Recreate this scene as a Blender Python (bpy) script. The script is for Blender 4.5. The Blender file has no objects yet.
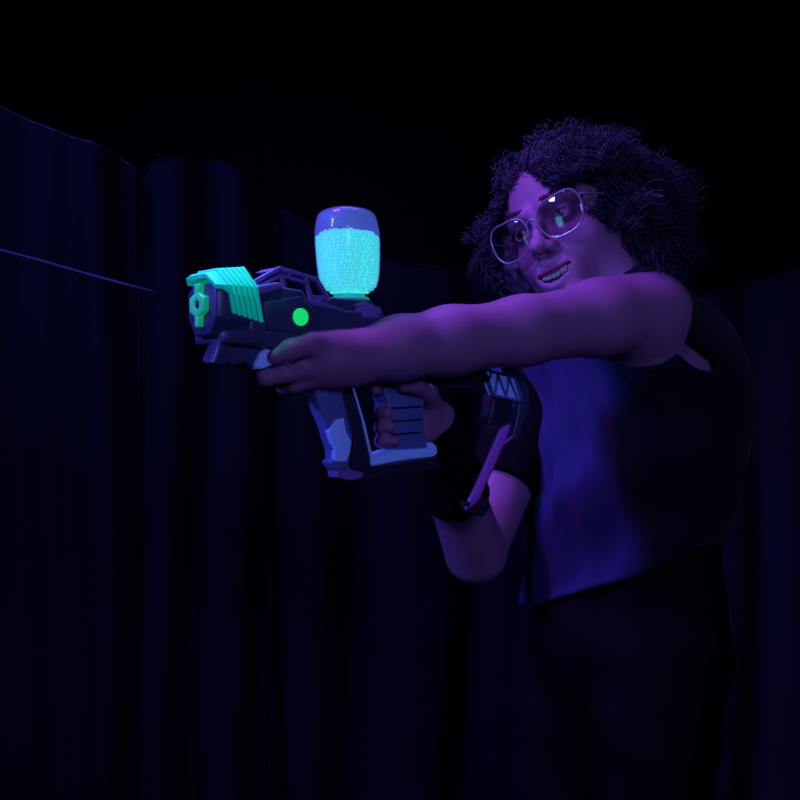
import bpy, bmesh, math, random
import numpy as np
from mathutils import Vector, Matrix, noise
random.seed(7); rng = np.random.default_rng(7)
scene = bpy.context.scene
COL = scene.collection
F = 1100.0                      # focal length in pixels of an 800 px frame
CZ = 1.12                       # camera height

def W(px, py, Y):               # world point seen at a pixel, at depth Y
    return np.array([(px-400)/F*Y, Y, CZ-(py-400)/F*Y])
def nrm(v):
    v = np.asarray(v, float); return v/np.linalg.norm(v)

# ------------------------------------------------------------ materials
def material(name, color, rough=.5, emit=None, estr=0, spec=.5, coat=0, bump=None, metallic=0, sheen=0, vary=None, attr=None):
    m = bpy.data.materials.new(name); m.use_nodes = True
    nt = m.node_tree; b = nt.nodes['Principled BSDF']
    b.inputs['Base Color'].default_value = (*color, 1)
    b.inputs['Roughness'].default_value = rough
    b.inputs['Metallic'].default_value = metallic
    b.inputs['Specular IOR Level'].default_value = spec
    b.inputs['Coat Weight'].default_value = coat
    b.inputs['Sheen Weight'].default_value = sheen
    if emit:
        b.inputs['Emission Color'].default_value = (*emit, 1); b.inputs['Emission Strength'].default_value = estr
    tc = nt.nodes.new('ShaderNodeTexCoord')
    if vary or attr:
        nz = nt.nodes.new('ShaderNodeTexNoise'); sc, amt = vary or (20, .1)
        nz.inputs['Scale'].default_value = sc; nz.inputs['Detail'].default_value = 4
        nt.links.new(tc.outputs['Object'], nz.inputs['Vector'])
        mr = nt.nodes.new('ShaderNodeMapRange'); mr.inputs['To Min'].default_value = 1-amt; mr.inputs['To Max'].default_value = 1+amt
        nt.links.new(nz.outputs['Fac'], mr.inputs['Value'])
        mx = nt.nodes.new('ShaderNodeMix'); mx.data_type = 'RGBA'; mx.blend_type = 'MULTIPLY'; mx.inputs['Factor'].default_value = 1
        mx.inputs['A'].default_value = (*color, 1)
        if attr:
            at = nt.nodes.new('ShaderNodeAttribute'); at.attribute_name = attr
            nt.links.new(at.outputs['Color'], mx.inputs['A'])
        nt.links.new(mr.outputs['Result'], mx.inputs['B'])
        nt.links.new(mx.outputs['Result'], b.inputs['Base Color'])
    if bump:
        sc, st, dist = bump
        n2 = nt.nodes.new('ShaderNodeTexNoise'); n2.inputs['Scale'].default_value = sc; n2.inputs['Detail'].default_value = 5
        nt.links.new(tc.outputs['Object'], n2.inputs['Vector'])
        bp = nt.nodes.new('ShaderNodeBump'); bp.inputs['Strength'].default_value = st; bp.inputs['Distance'].default_value = dist
        nt.links.new(n2.outputs['Fac'], bp.inputs['Height']); nt.links.new(bp.outputs['Normal'], b.inputs['Normal'])
    return m

def glassy(name, tint, body, clear, rough=.05, gloss=.12, emit=None, estr=0):
    """see-through plastic: part passes straight through, part is caught by the tinted plastic, plus a glossy skin"""
    m = bpy.data.materials.new(name); m.use_nodes = True; nt = m.node_tree; nt.nodes.clear()
    out = nt.nodes.new('ShaderNodeOutputMaterial'); tr = nt.nodes.new('ShaderNodeBsdfTransparent'); tr.inputs[0].default_value = (*tint, 1)
    di = nt.nodes.new('ShaderNodeBsdfPrincipled'); di.inputs['Base Color'].default_value = (*body, 1); di.inputs['Roughness'].default_value = .35
    if emit:
        di.inputs['Emission Color'].default_value = (*emit, 1); di.inputs['Emission Strength'].default_value = estr
    gl = nt.nodes.new('ShaderNodeBsdfGlossy'); gl.inputs['Roughness'].default_value = rough
    m1 = nt.nodes.new('ShaderNodeMixShader'); m1.inputs[0].default_value = 1-clear
    nt.links.new(tr.outputs[0], m1.inputs[1]); nt.links.new(di.outputs[0], m1.inputs[2])
    lw = nt.nodes.new('ShaderNodeLayerWeight'); lw.inputs['Blend'].default_value = .5
    fr = nt.nodes.new('ShaderNodeMath'); fr.operation = 'POWER'; fr.inputs[1].default_value = 4
    nt.links.new(lw.outputs['Facing'], fr.inputs[0])
    ad = nt.nodes.new('ShaderNodeMath'); ad.operation = 'ADD'; ad.inputs[1].default_value = gloss; ad.use_clamp = True
    nt.links.new(fr.outputs[0], ad.inputs[0])
    m2 = nt.nodes.new('ShaderNodeMixShader'); nt.links.new(ad.outputs[0], m2.inputs[0])
    nt.links.new(m1.outputs[0], m2.inputs[1]); nt.links.new(gl.outputs[0], m2.inputs[2]); nt.links.new(m2.outputs[0], out.inputs[0])
    return m

M = {}
M['skin'] = material('skin', (.285, .13, .27), .55, spec=.35, bump=(180, .08, .001), vary=(35, .08), attr='tint')
M['hair'] = material('hair', (.013, .014, .042), .6, spec=.5)
M['brow'] = material('brow', (.03, .012, .03), .7)
M['eyewhite'] = material('eye_white', (.45, .42, .5), .12, attr='tint')
M['teeth'] = material('teeth', (.62, .62, .66), .25, emit=(.25, .28, .6), estr=.012)
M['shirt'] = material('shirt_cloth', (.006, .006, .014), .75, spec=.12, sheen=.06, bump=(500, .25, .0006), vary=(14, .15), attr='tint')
M['trousers'] = material('trouser_cloth', (.004, .004, .007), .9, spec=.1, bump=(400, .3, .001), vary=(10, .2))
M['black'] = material('black_fabric', (.003, .003, .006), .9, spec=.08, bump=(400, .3, .001))
M['shoe'] = material('shoe_rubber', (.02, .02, .03), .6)
M['curtain'] = material('curtain_cloth', (.010, .012, .030), .9, spec=.12, bump=(260, .3, .001), vary=(3, .3))
M['hem'] = material('hem_highlight', (.05, .04, .10), .5)  # lighter hem colour paints a rim highlight on the left drape
M['wall'] = material('wall_paint', (.006, .006, .010), .95, spec=.05, bump=(60, .2, .002), vary=(2, .3))
M['floor'] = material('floor_carpet', (.008, .008, .012), .95, spec=.05, bump=(300, .5, .003), vary=(8, .3))
M['gun'] = material('navy_plastic', (.045, .060, .15), .36, spec=.5, bump=(220, .05, .0006), vary=(30, .1))
M['gun_dark'] = material('dark_plastic', (.022, .020, .05), .42, spec=.45)
M['gun_blue'] = material('blue_plastic', (.11, .15, .42), .38)
M['gun_ice'] = material('ice_blue_plastic', (.20, .32, .85), .33, emit=(.12, .22, 1.), estr=.17)
M['gun_violet'] = material('violet_plastic', (.24, .14, .52), .33)
M['truss'] = material('clear_blue_plastic', (.20, .28, .80), .3, emit=(.08, .16, .9), estr=.2)
M['green_deep'] = material('deep_green_plastic', (.02, .45, .30), .4, emit=(.0, .7, .9), estr=.03)
M['green'] = material('fluorescent_green_plastic', (.02, .85, .52), .5, spec=.2, emit=(.0, 1.0, .80), estr=.13)
M['lime'] = material('fluorescent_lime_plastic', (.03, .9, .2), .4, emit=(.01, 1.0, .20), estr=.62)
M['muzzle'] = material('fluorescent_muzzle_plastic', (.03, .8, .3), .4, emit=(.01, 1.0, .35), estr=.17)
M['bead'] = material('fluorescent_gel_bead', (.05, .35, .35), .35, emit=(.06, 1.0, .72), estr=.90, vary=(60, .2))
M['collar'] = material('fluorescent_teal_collar', (.05, .55, .45), .4, emit=(.02, .7, .55), estr=.18)
M['bottle'] = glassy('bottle_plastic', (.80, .80, 1), (.20, .10, .80), .70, .08, .03, emit=(.18, .28, .95), estr=.45)  # emission stands in for light caught by the clear plastic
M['lens'] = glassy('spectacle_lens', (.93, .92, .96), (.1, .1, .1), .985, .03, .20)
M['glasses'] = material('spectacle_frame', (.26, .22, .34), .22, spec=.6, coat=.3)
M['strap'] = material('violet_strap', (.42, .12, .80), .45, emit=(.3, .06, .8), estr=.04)
M['rope'] = material('rope', (.17, .12, .34), .5)
M['screw'] = material('screw_metal', (.6, .6, .75), .25, metallic=1)
M['brass'] = material('brass', (.7, .6, .3), .3, metallic=1)

# ------------------------------------------------------------ objects
def link(name, me, mat=None, parent=None):
    o = bpy.data.objects.new(name, me); COL.objects.link(o)
    if mat: me.materials.append(M[mat])
    if parent is not None: o.parent = parent
    return o
def tag(o, label=None, cat=None, group=None, kind=None):
    if label: o['label'] = label
    if cat: o['category'] = cat
    if group: o['group'] = group
    if kind: o['kind'] = kind
    return o
def npmesh(name, V, Q, smooth=True):
    me = bpy.data.meshes.new(name)
    V = np.asarray(V, np.float32); Q = np.asarray(Q, np.int32); k = Q.shape[1]
    me.vertices.add(len(V)); me.vertices.foreach_set('co', V.ravel())
    me.loops.add(Q.size); me.loops.foreach_set('vertex_index', Q.ravel())
    me.polygons.add(len(Q)); me.polygons.foreach_set('loop_start', np.arange(0, Q.size, k, dtype=np.int32))
    try: me.polygons.foreach_set('loop_total', np.full(len(Q), k, np.int32))
    except Exception: pass
    me.update(calc_edges=True); me.validate()
    if smooth: me.polygons.foreach_set('use_smooth', np.ones(len(me.polygons), bool))
    return me
def bevel(o, w, seg=2, ang=30):
    m = o.modifiers.new('bevel', 'BEVEL'); m.width = w; m.segments = seg; m.limit_method = 'ANGLE'; m.angle_limit = math.radians(ang)
    for p in o.data.polygons: p.use_smooth = True
    m.harden_normals = False
    return o

# ------------------------------------------------------------ implicit surfaces on a (non-uniform) grid
class Field:
    def __init__(s, ax, ay, az):
        s.ax = [np.asarray(a, np.float32) for a in (ax, ay, az)]
        s.D = np.full([len(a) for a in s.ax], .1, np.float32); s.S = 1.
    def sub(s, lo, hi):
        sl = []
        for a, l, h in zip(s.ax, lo, hi):
            i = max(int(np.searchsorted(a, l))-1, 0); j = min(int(np.searchsorted(a, h))+1, len(a)); sl.append(slice(i, j))
        P = [s.ax[0][sl[0]][:, None, None], s.ax[1][sl[1]][None, :, None], s.ax[2][sl[2]][None, None, :]]
        return tuple(sl), P
    def apply(s, f, lo, hi, k, op):
        sl, P = s.sub(lo, hi)
        if any(q.stop <= q.start for q in sl): return
        d = f(*P).astype(np.float32); a = s.D[sl]
        if op == 'add':
            if k > 0:
                h = np.clip(.5+.5*(a-d)/k, 0, 1); s.D[sl] = a*(1-h)+d*h-k*h*(1-h)
            else: s.D[sl] = np.minimum(a, d)
        else:
            d = -d
            if k > 0:
                h = np.clip(.5-.5*(a-d)/k, 0, 1); s.D[sl] = a*(1-h)+d*h+k*h*(1-h)
            else: s.D[sl] = np.maximum(a, d)
    def cap(s, a, b, ra, rb, k=.01, op='add'):
        ra, rb = ra*s.S, rb*s.S
        a = np.asarray(a, float); b = np.asarray(b, float); ab = b-a; L = max(ab@ab, 1e-9)
        def f(x, y, z):
            t = np.clip(((x-a[0])*ab[0]+(y-a[1])*ab[1]+(z-a[2])*ab[2])/L, 0, 1)
            return np.sqrt((x-a[0]-t*ab[0])**2+(y-a[1]-t*ab[1])**2+(z-a[2]-t*ab[2])**2)-(ra+(rb-ra)*t)
        m = max(ra, rb)+k+.02
        s.apply(f, np.minimum(a, b)-m, np.maximum(a, b)+m, k, op)
    def chain(s, pts, rs, k=.01, kk=.004, op='add'):
        for i in range(len(pts)-1): s.cap(pts[i], pts[i+1], rs[i], rs[i+1], k if i == 0 else kk, op)
    def ell(s, c, r, R=None, k=.01, op='add'):      # R rows = local axes in world
        c = np.asarray(c, float); r = np.asarray(r, float)*s.S; R = np.eye(3) if R is None else np.asarray(R)
        def f(x, y, z):
            dx, dy, dz = x-c[0], y-c[1], z-c[2]
            q = [R[i][0]*dx+R[i][1]*dy+R[i][2]*dz for i in range(3)]
            k0 = np.sqrt(sum((q[i]/r[i])**2 for i in range(3))); k1 = np.sqrt(sum((q[i]/r[i]**2)**2 for i in range(3)))
            return k0*(k0-1)/np.maximum(k1, 1e-6)
        m = np.sqrt(((R.T*r)**2).sum(1))+k+.02
        s.apply(f, c-m, c+m, k, op)
    def func(s, f, lo, hi, k, op='cut'): s.apply(f, lo, hi, k, op)
    def mesh(s, name):
        D = s.D; S = D < 0; n = D.shape
        c = np.zeros([q-1 for q in n], np.uint8)
        offs = [(i, j, k) for i in (0, 1) for j in (0, 1) for k in (0, 1)]
        for i, j, k in offs: c += S[i:n[0]-1+i, j:n[1]-1+j, k:n[2]-1+k]
        act = (c > 0) & (c < 8); idx = np.argwhere(act)
        ids = np.full(c.shape, -1, np.int32); ids[act] = np.arange(len(idx))
        acc = np.zeros((len(idx), 3)); cnt = np.zeros(len(idx))
        for a in offs:
            for ax in range(3):
                if a[ax]: continue
                b = list(a); b[ax] = 1
                da = D[idx[:, 0]+a[0], idx[:, 1]+a[1], idx[:, 2]+a[2]]; db = D[idx[:, 0]+b[0], idx[:, 1]+b[1], idx[:, 2]+b[2]]
                x = (da < 0) != (db < 0); t = np.where(x, da/np.where(x, da-db, 1), 0)
                p = np.array(a, float)[None, :].repeat(len(idx), 0); p[:, ax] += t
                acc += p*x[:, None]; cnt += x
        V = idx+acc/cnt[:, None]
        V = np.stack([np.interp(V[:, i], np.arange(n[i]), s.ax[i]) for i in range(3)], 1)
        Q = []
        for ax in range(3):
            o1, o2 = (ax+1) % 3, (ax+2) % 3
            a = [slice(None)]*3; b = [slice(None)]*3; a[ax] = slice(0, n[ax]-1); b[ax] = slice(1, n[ax])
            ed = np.argwhere(S[tuple(a)] != S[tuple(b)])
            ed = ed[(ed[:, o1] > 0) & (ed[:, o2] > 0) & (ed[:, o1] < n[o1]-1) & (ed[:, o2] < n[o2]-1)]
            ins = S[ed[:, 0], ed[:, 1], ed[:, 2]]
            def cid(d1, d2):
                e = ed.copy(); e[:, o1] -= d1; e[:, o2] -= d2; return ids[e[:, 0], e[:, 1], e[:, 2]]
            q = np.stack([cid(1, 1), cid(0, 1), cid(0, 0), cid(1, 0)], 1)
            q[~ins] = q[~ins][:, ::-1]; Q.append(q)
        Q = np.concatenate(Q); Q = Q[(Q >= 0).all(1)]
        return V, Q
def axis(*segs):                # (start, end, step) ...
    out = []
    for a, b, h in segs: out.append(np.arange(a, b-h*.5, h))
    return np.concatenate(out+[[segs[-1][1]]])

# ------------------------------------------------------------ blaster frame
YAW = math.radians(40)
GA = np.array([math.cos(YAW), math.sin(YAW), 0]); GN = np.array([-math.sin(YAW), math.cos(YAW), 0])   # rearward, away from camera
GO = W(205, 310, 1.12)
def L(px, py, w=0):             # pixel -> blaster local (u, -w, v) on the plane w nearer the camera than the midplane
    r = np.array([(px-400)/F, 1, -(py-400)/F]); cam = np.array([0, 0, CZ])
    t = (-w-(cam-GO)@GN)/(r@GN); p = cam+r*t-GO
    return np.array([p@GA, -w, p[2]])
def GL(px, py, w=0):            # the same in world space
    u, y, v = L(px, py, w); return GO+GA*u+GN*y+np.array([0, 0, v])

# ------------------------------------------------------------ head frame
HS = 1.07                       # head scale
EYE = W(540, 224, 1.44)
HF = nrm([-.655, -.74, -.07])
Rh = nrm(np.cross(HF, [0, 0, 1])); Rh = -Rh if Rh[0] < 0 else Rh
U0 = np.cross(Rh, HF); U0 = -U0 if U0[2] < 0 else U0
ro = math.radians(19)
HR = Rh*math.cos(ro)+U0*math.sin(ro); HU = U0*math.cos(ro)-Rh*math.sin(ro)
HC = EYE-HF*.078*HS
HM = np.array([HR, HF, HU])     # rows: local x (viewer right), y forward, z up
def H(x, y, z): return HC+(HR*x+HF*y+HU*z)*HS

# ------------------------------------------------------------ person body
FB = nrm([-.87, -.49, 0]); SB = nrm([.49, -.87, 0]); UP = np.array([0, 0, 1.])
BM = np.array([SB, FB, UP])
SL = W(652, 311, 1.425); SR = np.array([.225, 1.70, 1.165])
NB = np.array([.285, 1.585, 1.215])
TC = [(np.array([.337, 1.592, 1.09]), (.150, .105, .17)), (np.array([.333, 1.60, .95]), (.140, .122, .16)), (np.array([.330, 1.605, .80]), (.150, .128, .12))]
ELB_L = W(522, 331, 1.31); WR_L = W(348, 359, 1.205)
ELB_R = W(476, 553, 1.53); WR_R = W(433, 424, 1.365)
def torso(f, g, k=.05):
    for c, r in TC: f.ell(c, np.array(r)+g, BM, k)
    f.cap(NB-UP*.02, SL-SB*.03, .045+g, .040+g, k); f.cap(NB-UP*.02, SR+SB*.02, .045+g, .045+g, k)
    f.ell(np.array([.365, 1.585, 1.155]), np.array([.115, .105, .105])+g, BM, k)
    f.cap(SL-UP*.03-SB*.02, TC[0][0]+SB*.06, .050+g, .09+g, k)

bf = Field(axis((-.16, .10, .0028), (.10, .34, .0020), (.34, .54, .006)),
           axis((1.09, 1.37, .0030), (1.37, 1.60, .0021), (1.60, 1.80, .006)),
           axis((0, .72, .012), (.72, 1.0, .006), (1.0, 1.22, .0026), (1.22, 1.46, .0020), (1.46, 1.50, .006)))
torso(bf, 0)
# legs and feet
for s, fx in ((1, .02), (-1, -.02)):
    hip = np.array([.33, 1.605, .76])+SB*.075*s; knee = hip+FB*(.03+fx)-UP*.34+SB*.02*s; ank = knee-UP*.345+FB*fx
    bf.chain([hip, knee, ank], [.078, .052, .038], .03, .02)
    bf.cap(ank-UP*.035+FB*-.02, ank-UP*.042+FB*.13, .032, .026, .02)
# neck
bf.cap(H(0, -.02, -.05), NB-UP*.01, .052, .058, .03)
# left arm (nearer the camera), stretched forward
bf.cap(SL, W(600, 318, 1.375), .050, .047, .03)
bf.chain([W(600, 318, 1.375), ELB_L, W(450, 341, 1.265), W(400, 348, 1.235), WR_L], [.0455, .0390, .0375, .0335, .0285], .02, .02)
# right arm, bent up to the pistol grip
bf.chain([SR, ELB_R], [.052, .041], .03, .02)
bf.chain([ELB_R, ELB_R*.5+WR_R*.5, WR_R], [.043, .037, .028], .005, .02)
# left hand
bf.cap(WR_L, W(322, 360, 1.185), .027, .026, .02)
bf.cap(W(330, 356, 1.19), W(314, 350, 1.18), .027, .021, .015)
bf.cap(W(325, 366, 1.195), W(310, 372, 1.185), .024, .016, .012)
bf.cap(W(325, 368, 1.21), W(312, 376, 1.215), .022, .014, .012)
bf.chain([W(334, 350, 1.185), W(312, 344, 1.160), W(290, 350, 1.142), W(275, 357, 1.137)], [.018, .0125, .0112, .0085], .008, .004)     # thumb
bf.chain([W(310, 367, 1.175), W(286, 374, 1.152), W(266, 378, 1.150), W(264, 374, 1.172)], [.0125, .0102, .0092, .0078], .006, .003)      # index
bf.chain([W(314, 376, 1.187), W(295, 384, 1.172), W(285, 386, 1.180), W(282, 378, 1.203)], [.0125, .0102, .0092, .0078], .006, .003)      # middle
bf.chain([W(318, 380, 1.203), W(303, 387, 1.200), W(292, 386, 1.212), W(290, 378, 1.232)], [.0120, .0095, .0088, .0075], .006, .003)     # ring
bf.chain([W(324, 381, 1.218), W(312, 387, 1.222), W(303, 386, 1.236), W(301, 378, 1.250)], [.0105, .0085, .0078, .0068], .006, .003)     # little
# right hand round the grip: palm behind and on the far side, fingers round the front
bf.cap(WR_R, GL(424, 412, -.022), .026, .022, .015)
bf.cap(GL(424, 402, -.024), GL(420, 432, -.024), .019, .017, .012)
bf.cap(GL(412, 400, -.030), GL(410, 434, -.030), .013, .012, .012)
bf.chain([GL(430, 405, -.012), GL(428, 392, .012), GL(416, 386, .021), GL(404, 386, .023)], [.015, .0115, .0098, .0080], .008, .004)          # thumb over the near side
bf.chain([GL(408, 394, -.030), GL(390, 388, -.022), GL(377, 387, -.006), GL(376, 389, .010)], [.0105, .0088, .0080, .0070], .006, .003)    # index at the trigger
for (y0, y1, tx, wt, r) in ((404, 413, 387, .019, .0083), (418, 427, 390, .020, .0083), (431, 441, 395, .021, .0076)):
    bf.chain([GL(408, y0, -.032), GL(388, y1-2, -.024), GL(381, y1, -.004), GL(384, y1, .012), GL(tx, y1, wt)], [r+.0015, r+.0006, r, r, r-.0012], .005, .003)
# head
bf.S = HS
bf.ell(H(0, -.012, .030), (.074, .092, .082), HM, .02)
bf.ell(H(0, .020, -.036), (.060, .060, .070), HM, .03)
for s in (-1, 1):
    bf.ell(H(s*.036, .046, -.032), (.025, .024, .024), HM, .022)
    bf.ell(H(s*.050, .004, -.060), (.020, .030, .030), HM, .03)
bf.ell(H(0, .066, -.096), (.021, .017, .016), HM, .026)
for s in (-1, 1):
    bf.cap(H(s*.014, .080, .017), H(s*.045, .066, .019), .0085, .007, .014)       # brow
    bf.ell(H(s*.031, .094, -.001), (.019, .016, .012), HM, .012, 'cut')           # socket
    bf.ell(H(s*.031, .0645, 0), (.0150, .0150, .0138), HM, .004)                   # lids
    bf.ell(H(s*.0315, .084, -.0005), (.0128, .013, .0052), HM, .0015, 'cut')
    bf.ell(H(s*.075, -.008, -.008), (.007, .017, .030), HM, .006)                  # ear
bf.ell(H(0, .070, -.064), (.031, .019, .024), HM, .02)                             # muzzle
bf.cap(H(0, .079, .008), H(0, .096, -.027), .0060, .0082, .010)                    # nose
bf.ell(H(0, .0985, -.031), (.0108, .0105, .0090), HM, .008)
for s in (-1, 1):
    bf.ell(H(s*.0115, .088, -.0345), (.0070, .0095, .0072), HM, .006)
    bf.ell(H(s*.0060, .095, -.0415), (.0036, .0060, .0040), HM, .003, 'cut')
ulip = [H(-.027, .069, -.0570), H(-.016, .0825, -.0605), H(-.005, .0895, -.0600), H(.005, .0895, -.0600), H(.016, .0825, -.0605), H(.027, .069, -.0570)]
llip = [H(-.026, .069, -.0590), H(-.016, .079, -.0740), H(-.005, .085, -.0805), H(.005, .085, -.0805), H(.016, .079, -.0740), H(.026, .069, -.0590)]
bf.chain(ulip, [.002, .0030, .0036, .0036, .0030, .002], .004, .003)
bf.chain(llip, [.002, .0042, .0052, .0052, .0042, .002], .005, .003)
for i in range(5):
    for t in (0, .5, 1):
        a = ulip[i]*(1-t)+ulip[i+1]*t; b = llip[i]*(1-t)+llip[i+1]*t
        x = abs((((a+b)/2)-HC)@HR); h = .0062*max(0, 1-(x/.028)**4)*(1-.35*(x/.028)**2)
        if h > .0008: bf.ell((a+b)/2+HF*.004+HU*.0004, (.0045, .015, h), HM, .0012, 'cut')
V, Q = bf.mesh('body')
me = npmesh('person', V, Q)
# tint: skin, with the lips redder and the nails a little paler
tint = np.tile(np.array([.285, .13, .27, 1.0]), (len(me.vertices), 1))
co = np.empty(len(me.vertices)*3, np.float32); me.vertices.foreach_get('co', co); co = co.reshape(-1, 3)
def segd(p, a, b):
    ab = b-a; t = np.clip(((p-a)@ab)/(ab@ab), 0, 1); return np.linalg.norm(p-a-t[:, None]*ab, axis=1)
near = np.linalg.norm(co-H(0, .085, -.066), axis=1) < .05
pn = co[near]; dl = np.min([segd(pn, c[i], c[i+1]) for c in (ulip, llip) for i in range(5)], axis=0)
wl = np.clip((.0058-dl)/.002, 0, 1)[:, None]
tint[near, :3] = tint[near, :3]*(1-wl)+np.array([.27, .05, .16])*wl
loc = (co-HC)@HM.T/HS
mo = np.where((np.abs(loc[:, 0]) < .024) & (loc[:, 1] > .04) & (loc[:, 1] < .080) & (loc[:, 2] < -.052) & (loc[:, 2] > -.078))[0]
tint[mo, :3] = tint[mo, :3]*.6
ca = me.color_attributes.new('tint', 'FLOAT_COLOR', 'POINT'); ca.data.foreach_set('color', tint.astype(np.float32).ravel())
person = link('person', me, 'skin')
ORG = Vector((.33, 1.605, 0)); me.transform(Matrix.Translation(-ORG)); person.location = ORG
tag(person, 'curly haired person in a dark sleeveless shirt aiming a toy blaster', 'person')
def pchild(name, me, mat, parent=person):
    me.transform(Matrix.Translation(-ORG)); return link(name, me, mat, parent)
print('body', len(V))

# eyes, brows, teeth
def uvs(c, r, R, n=24, m=16):
    V = []; Q = []
    for i in range(m+1):
        th = math.pi*i/m
        for j in range(n):
            ph = 2*math.pi*j/n
            V.append(c+HS*(R[0]*math.sin(th)*math.cos(ph)*r[0]+R[1]*math.cos(th)*r[1]+R[2]*math.sin(th)*math.sin(ph)*r[2]))
    for i in range(m):
        for j in range(n): Q.append([i*n+j, i*n+(j+1) % n, (i+1)*n+(j+1) % n, (i+1)*n+j])
    return np.array(V), np.array(Q)
for s in (-1, 1):
    c = H(s*.031, .0650, -.0002); gaze = nrm(HF+HR*-.22+HU*-.02); gx = nrm(np.cross(gaze, HU)); gu = np.cross(gx, gaze)
    V, Q = uvs(c, (.0128,)*3, (gx, gaze, gu), 48, 48); em = npmesh('eye', V, Q)
    an = np.degrees(np.arccos(np.clip(((V-c)@gaze)/(.0128*HS), -1, 1)))
    col = np.tile([.42, .38, .46, 1.], (len(V), 1)); col[an < 27] = [.05, .022, .02, 1]; col[an < 12] = [.003, .003, .003, 1]
    em.color_attributes.new('tint', 'FLOAT_COLOR', 'POINT').data.foreach_set('color', col[:len(em.vertices)].astype(np.float32).ravel())
    pchild('eye', em, 'eyewhite')
def tubes(paths, radii, sides=5, closed=False):
    """paths: (n, k, 3) -> tube mesh"""
    P = np.asarray(paths, float); n, k, _ = P.shape
    if closed: T = np.roll(P, -1, 1)-np.roll(P, 1, 1)
    else: T = np.gradient(P, axis=1)
    T /= np.linalg.norm(T, axis=2, keepdims=True)+1e-9
    ref = np.tile(np.array([.31, .17, .93]), (n, 1)); A = []
    a = ref-(ref*T[:, 0]).sum(1, keepdims=True)*T[:, 0]; a /= np.linalg.norm(a, axis=1, keepdims=True)+1e-9
    for i in range(k):
        a = a-(a*T[:, i]).sum(1, keepdims=True)*T[:, i]; a /= np.linalg.norm(a, axis=1, keepdims=True)+1e-9; A.append(a)
    A = np.stack(A, 1); B = np.cross(T, A); R = np.broadcast_to(np.asarray(radii, float), (n, k))
    th = np.arange(sides)*2*np.pi/sides
    Vt = P[:, :, None, :]+R[:, :, None, None]*(A[:, :, None, :]*np.cos(th)[None, None, :, None]+B[:, :, None, :]*np.sin(th)[None, None, :, None])
    idx = np.arange(n*k*sides).reshape(n, k, sides); nx = np.roll(idx, -1, 2)
    if closed: q = np.stack([idx, nx, np.roll(nx, -1, 1), np.roll(idx, -1, 1)], -1)
    else: q = np.stack([idx[:, :-1], nx[:, :-1], nx[:, 1:], idx[:, 1:]], -1)
    return Vt.reshape(-1, 3), q.reshape(-1, 4)
for s in (-1, 1):
    Ps = []; 
    for i in range(110):
        t = random.random(); x = s*(.012+.036*t); z = .0205+.006*math.sin(t*2.4)+random.uniform(-.0028, .0028)*(1.1-t*.6)
        y = .0865-.0005-10.5*max(0, abs(x)-.012)**2
        d = HR*s*(.5+.6*t)*.006+HU*(.004*(1-1.4*t))
        p = H(x, y, z); Ps.append([p-HF*.002, p+d*.5+HF*.0012, p+d])
    V, Q = tubes(Ps, [.0006, .0005, .0002], 3); pchild('eyebrow', npmesh('eyebrow', V, Q), 'brow')
    Ls = []
    for i in range(26):
        t = i/25; a = math.pi*(.12+.76*t); x = s*.0315+math.cos(a)*.0128; z = math.sin(a)*.0048
        p = H(x, .0775-.35*abs(x-s*.031)-2*(x-s*.031)**2*20, z); Ls.append([p-HF*.001, p+HF*.004+HU*.001, p+HF*.006+HU*.0035])
    V, Q = tubes(Ls, [.0004, .0003, .0001], 3); pchild('eyelash', npmesh('eyelash', V, Q), 'brow')
TV = []; TQ = []; n0 = 0
for i in range(-4, 5):
    if i == 0: continue
    x = (abs(i)-.5)*.0060*(1 if i > 0 else -1)*(.98 if abs(i) < 3 else .93)
    y = .0795-26*x*x*.62; h = (.0050, .0046, .0046, .0036)[abs(i)-1]
    V, Q = uvs(H(x, y+.002, -.0660+abs(x)*.12), (.0037, .0022, h), HM, 14, 10); TV.append(V); TQ.append(Q+n0); n0 += len(V)
pchild('teeth', npmesh('teeth', np.concatenate(TV), np.concatenate(TQ)), 'teeth')

# hair: a bumpy scalp mass and thousands of curls
hf = Field(axis((.10, .42, .0035)), axis((1.36, 1.74, .0035)), axis((1.18, 1.52, .0035)))
hf.S = HS; hf.ell(H(0, -.024, .036), (.083, .098, .088), HM, .01)
hf.ell(H(0, -.060, -.010), (.085, .075, .085), HM, .03)
hf.ell(H(-.080, .000, -.022), (.026, .048, .078), HM, .03)
hf.ell(H(.076, -.025, -.010), (.020, .045, .060), HM, .03)
hf.ell(H(-.022, .085, .010), (.056, .070, .062), HM, .015, 'cut')
hf.ell(H(.012, .085, -.030), (.075, .085, .068), HM, .015, 'cut')
hf.ell(H(0, .03, -.09), (.066, .07, .08), HM, .015, 'cut')
hf.D += (.004*np.sin(hf.ax[0][:, None, None]*190+hf.ax[2][None, None, :]*120)*np.sin(hf.ax[1][None, :, None]*170)*np.cos(hf.ax[2][None, None, :]*210))
HV, HQ = hf.mesh('hair')
N = 560; K = 26; M_ = 13; paths = []; nc = 0
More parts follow.
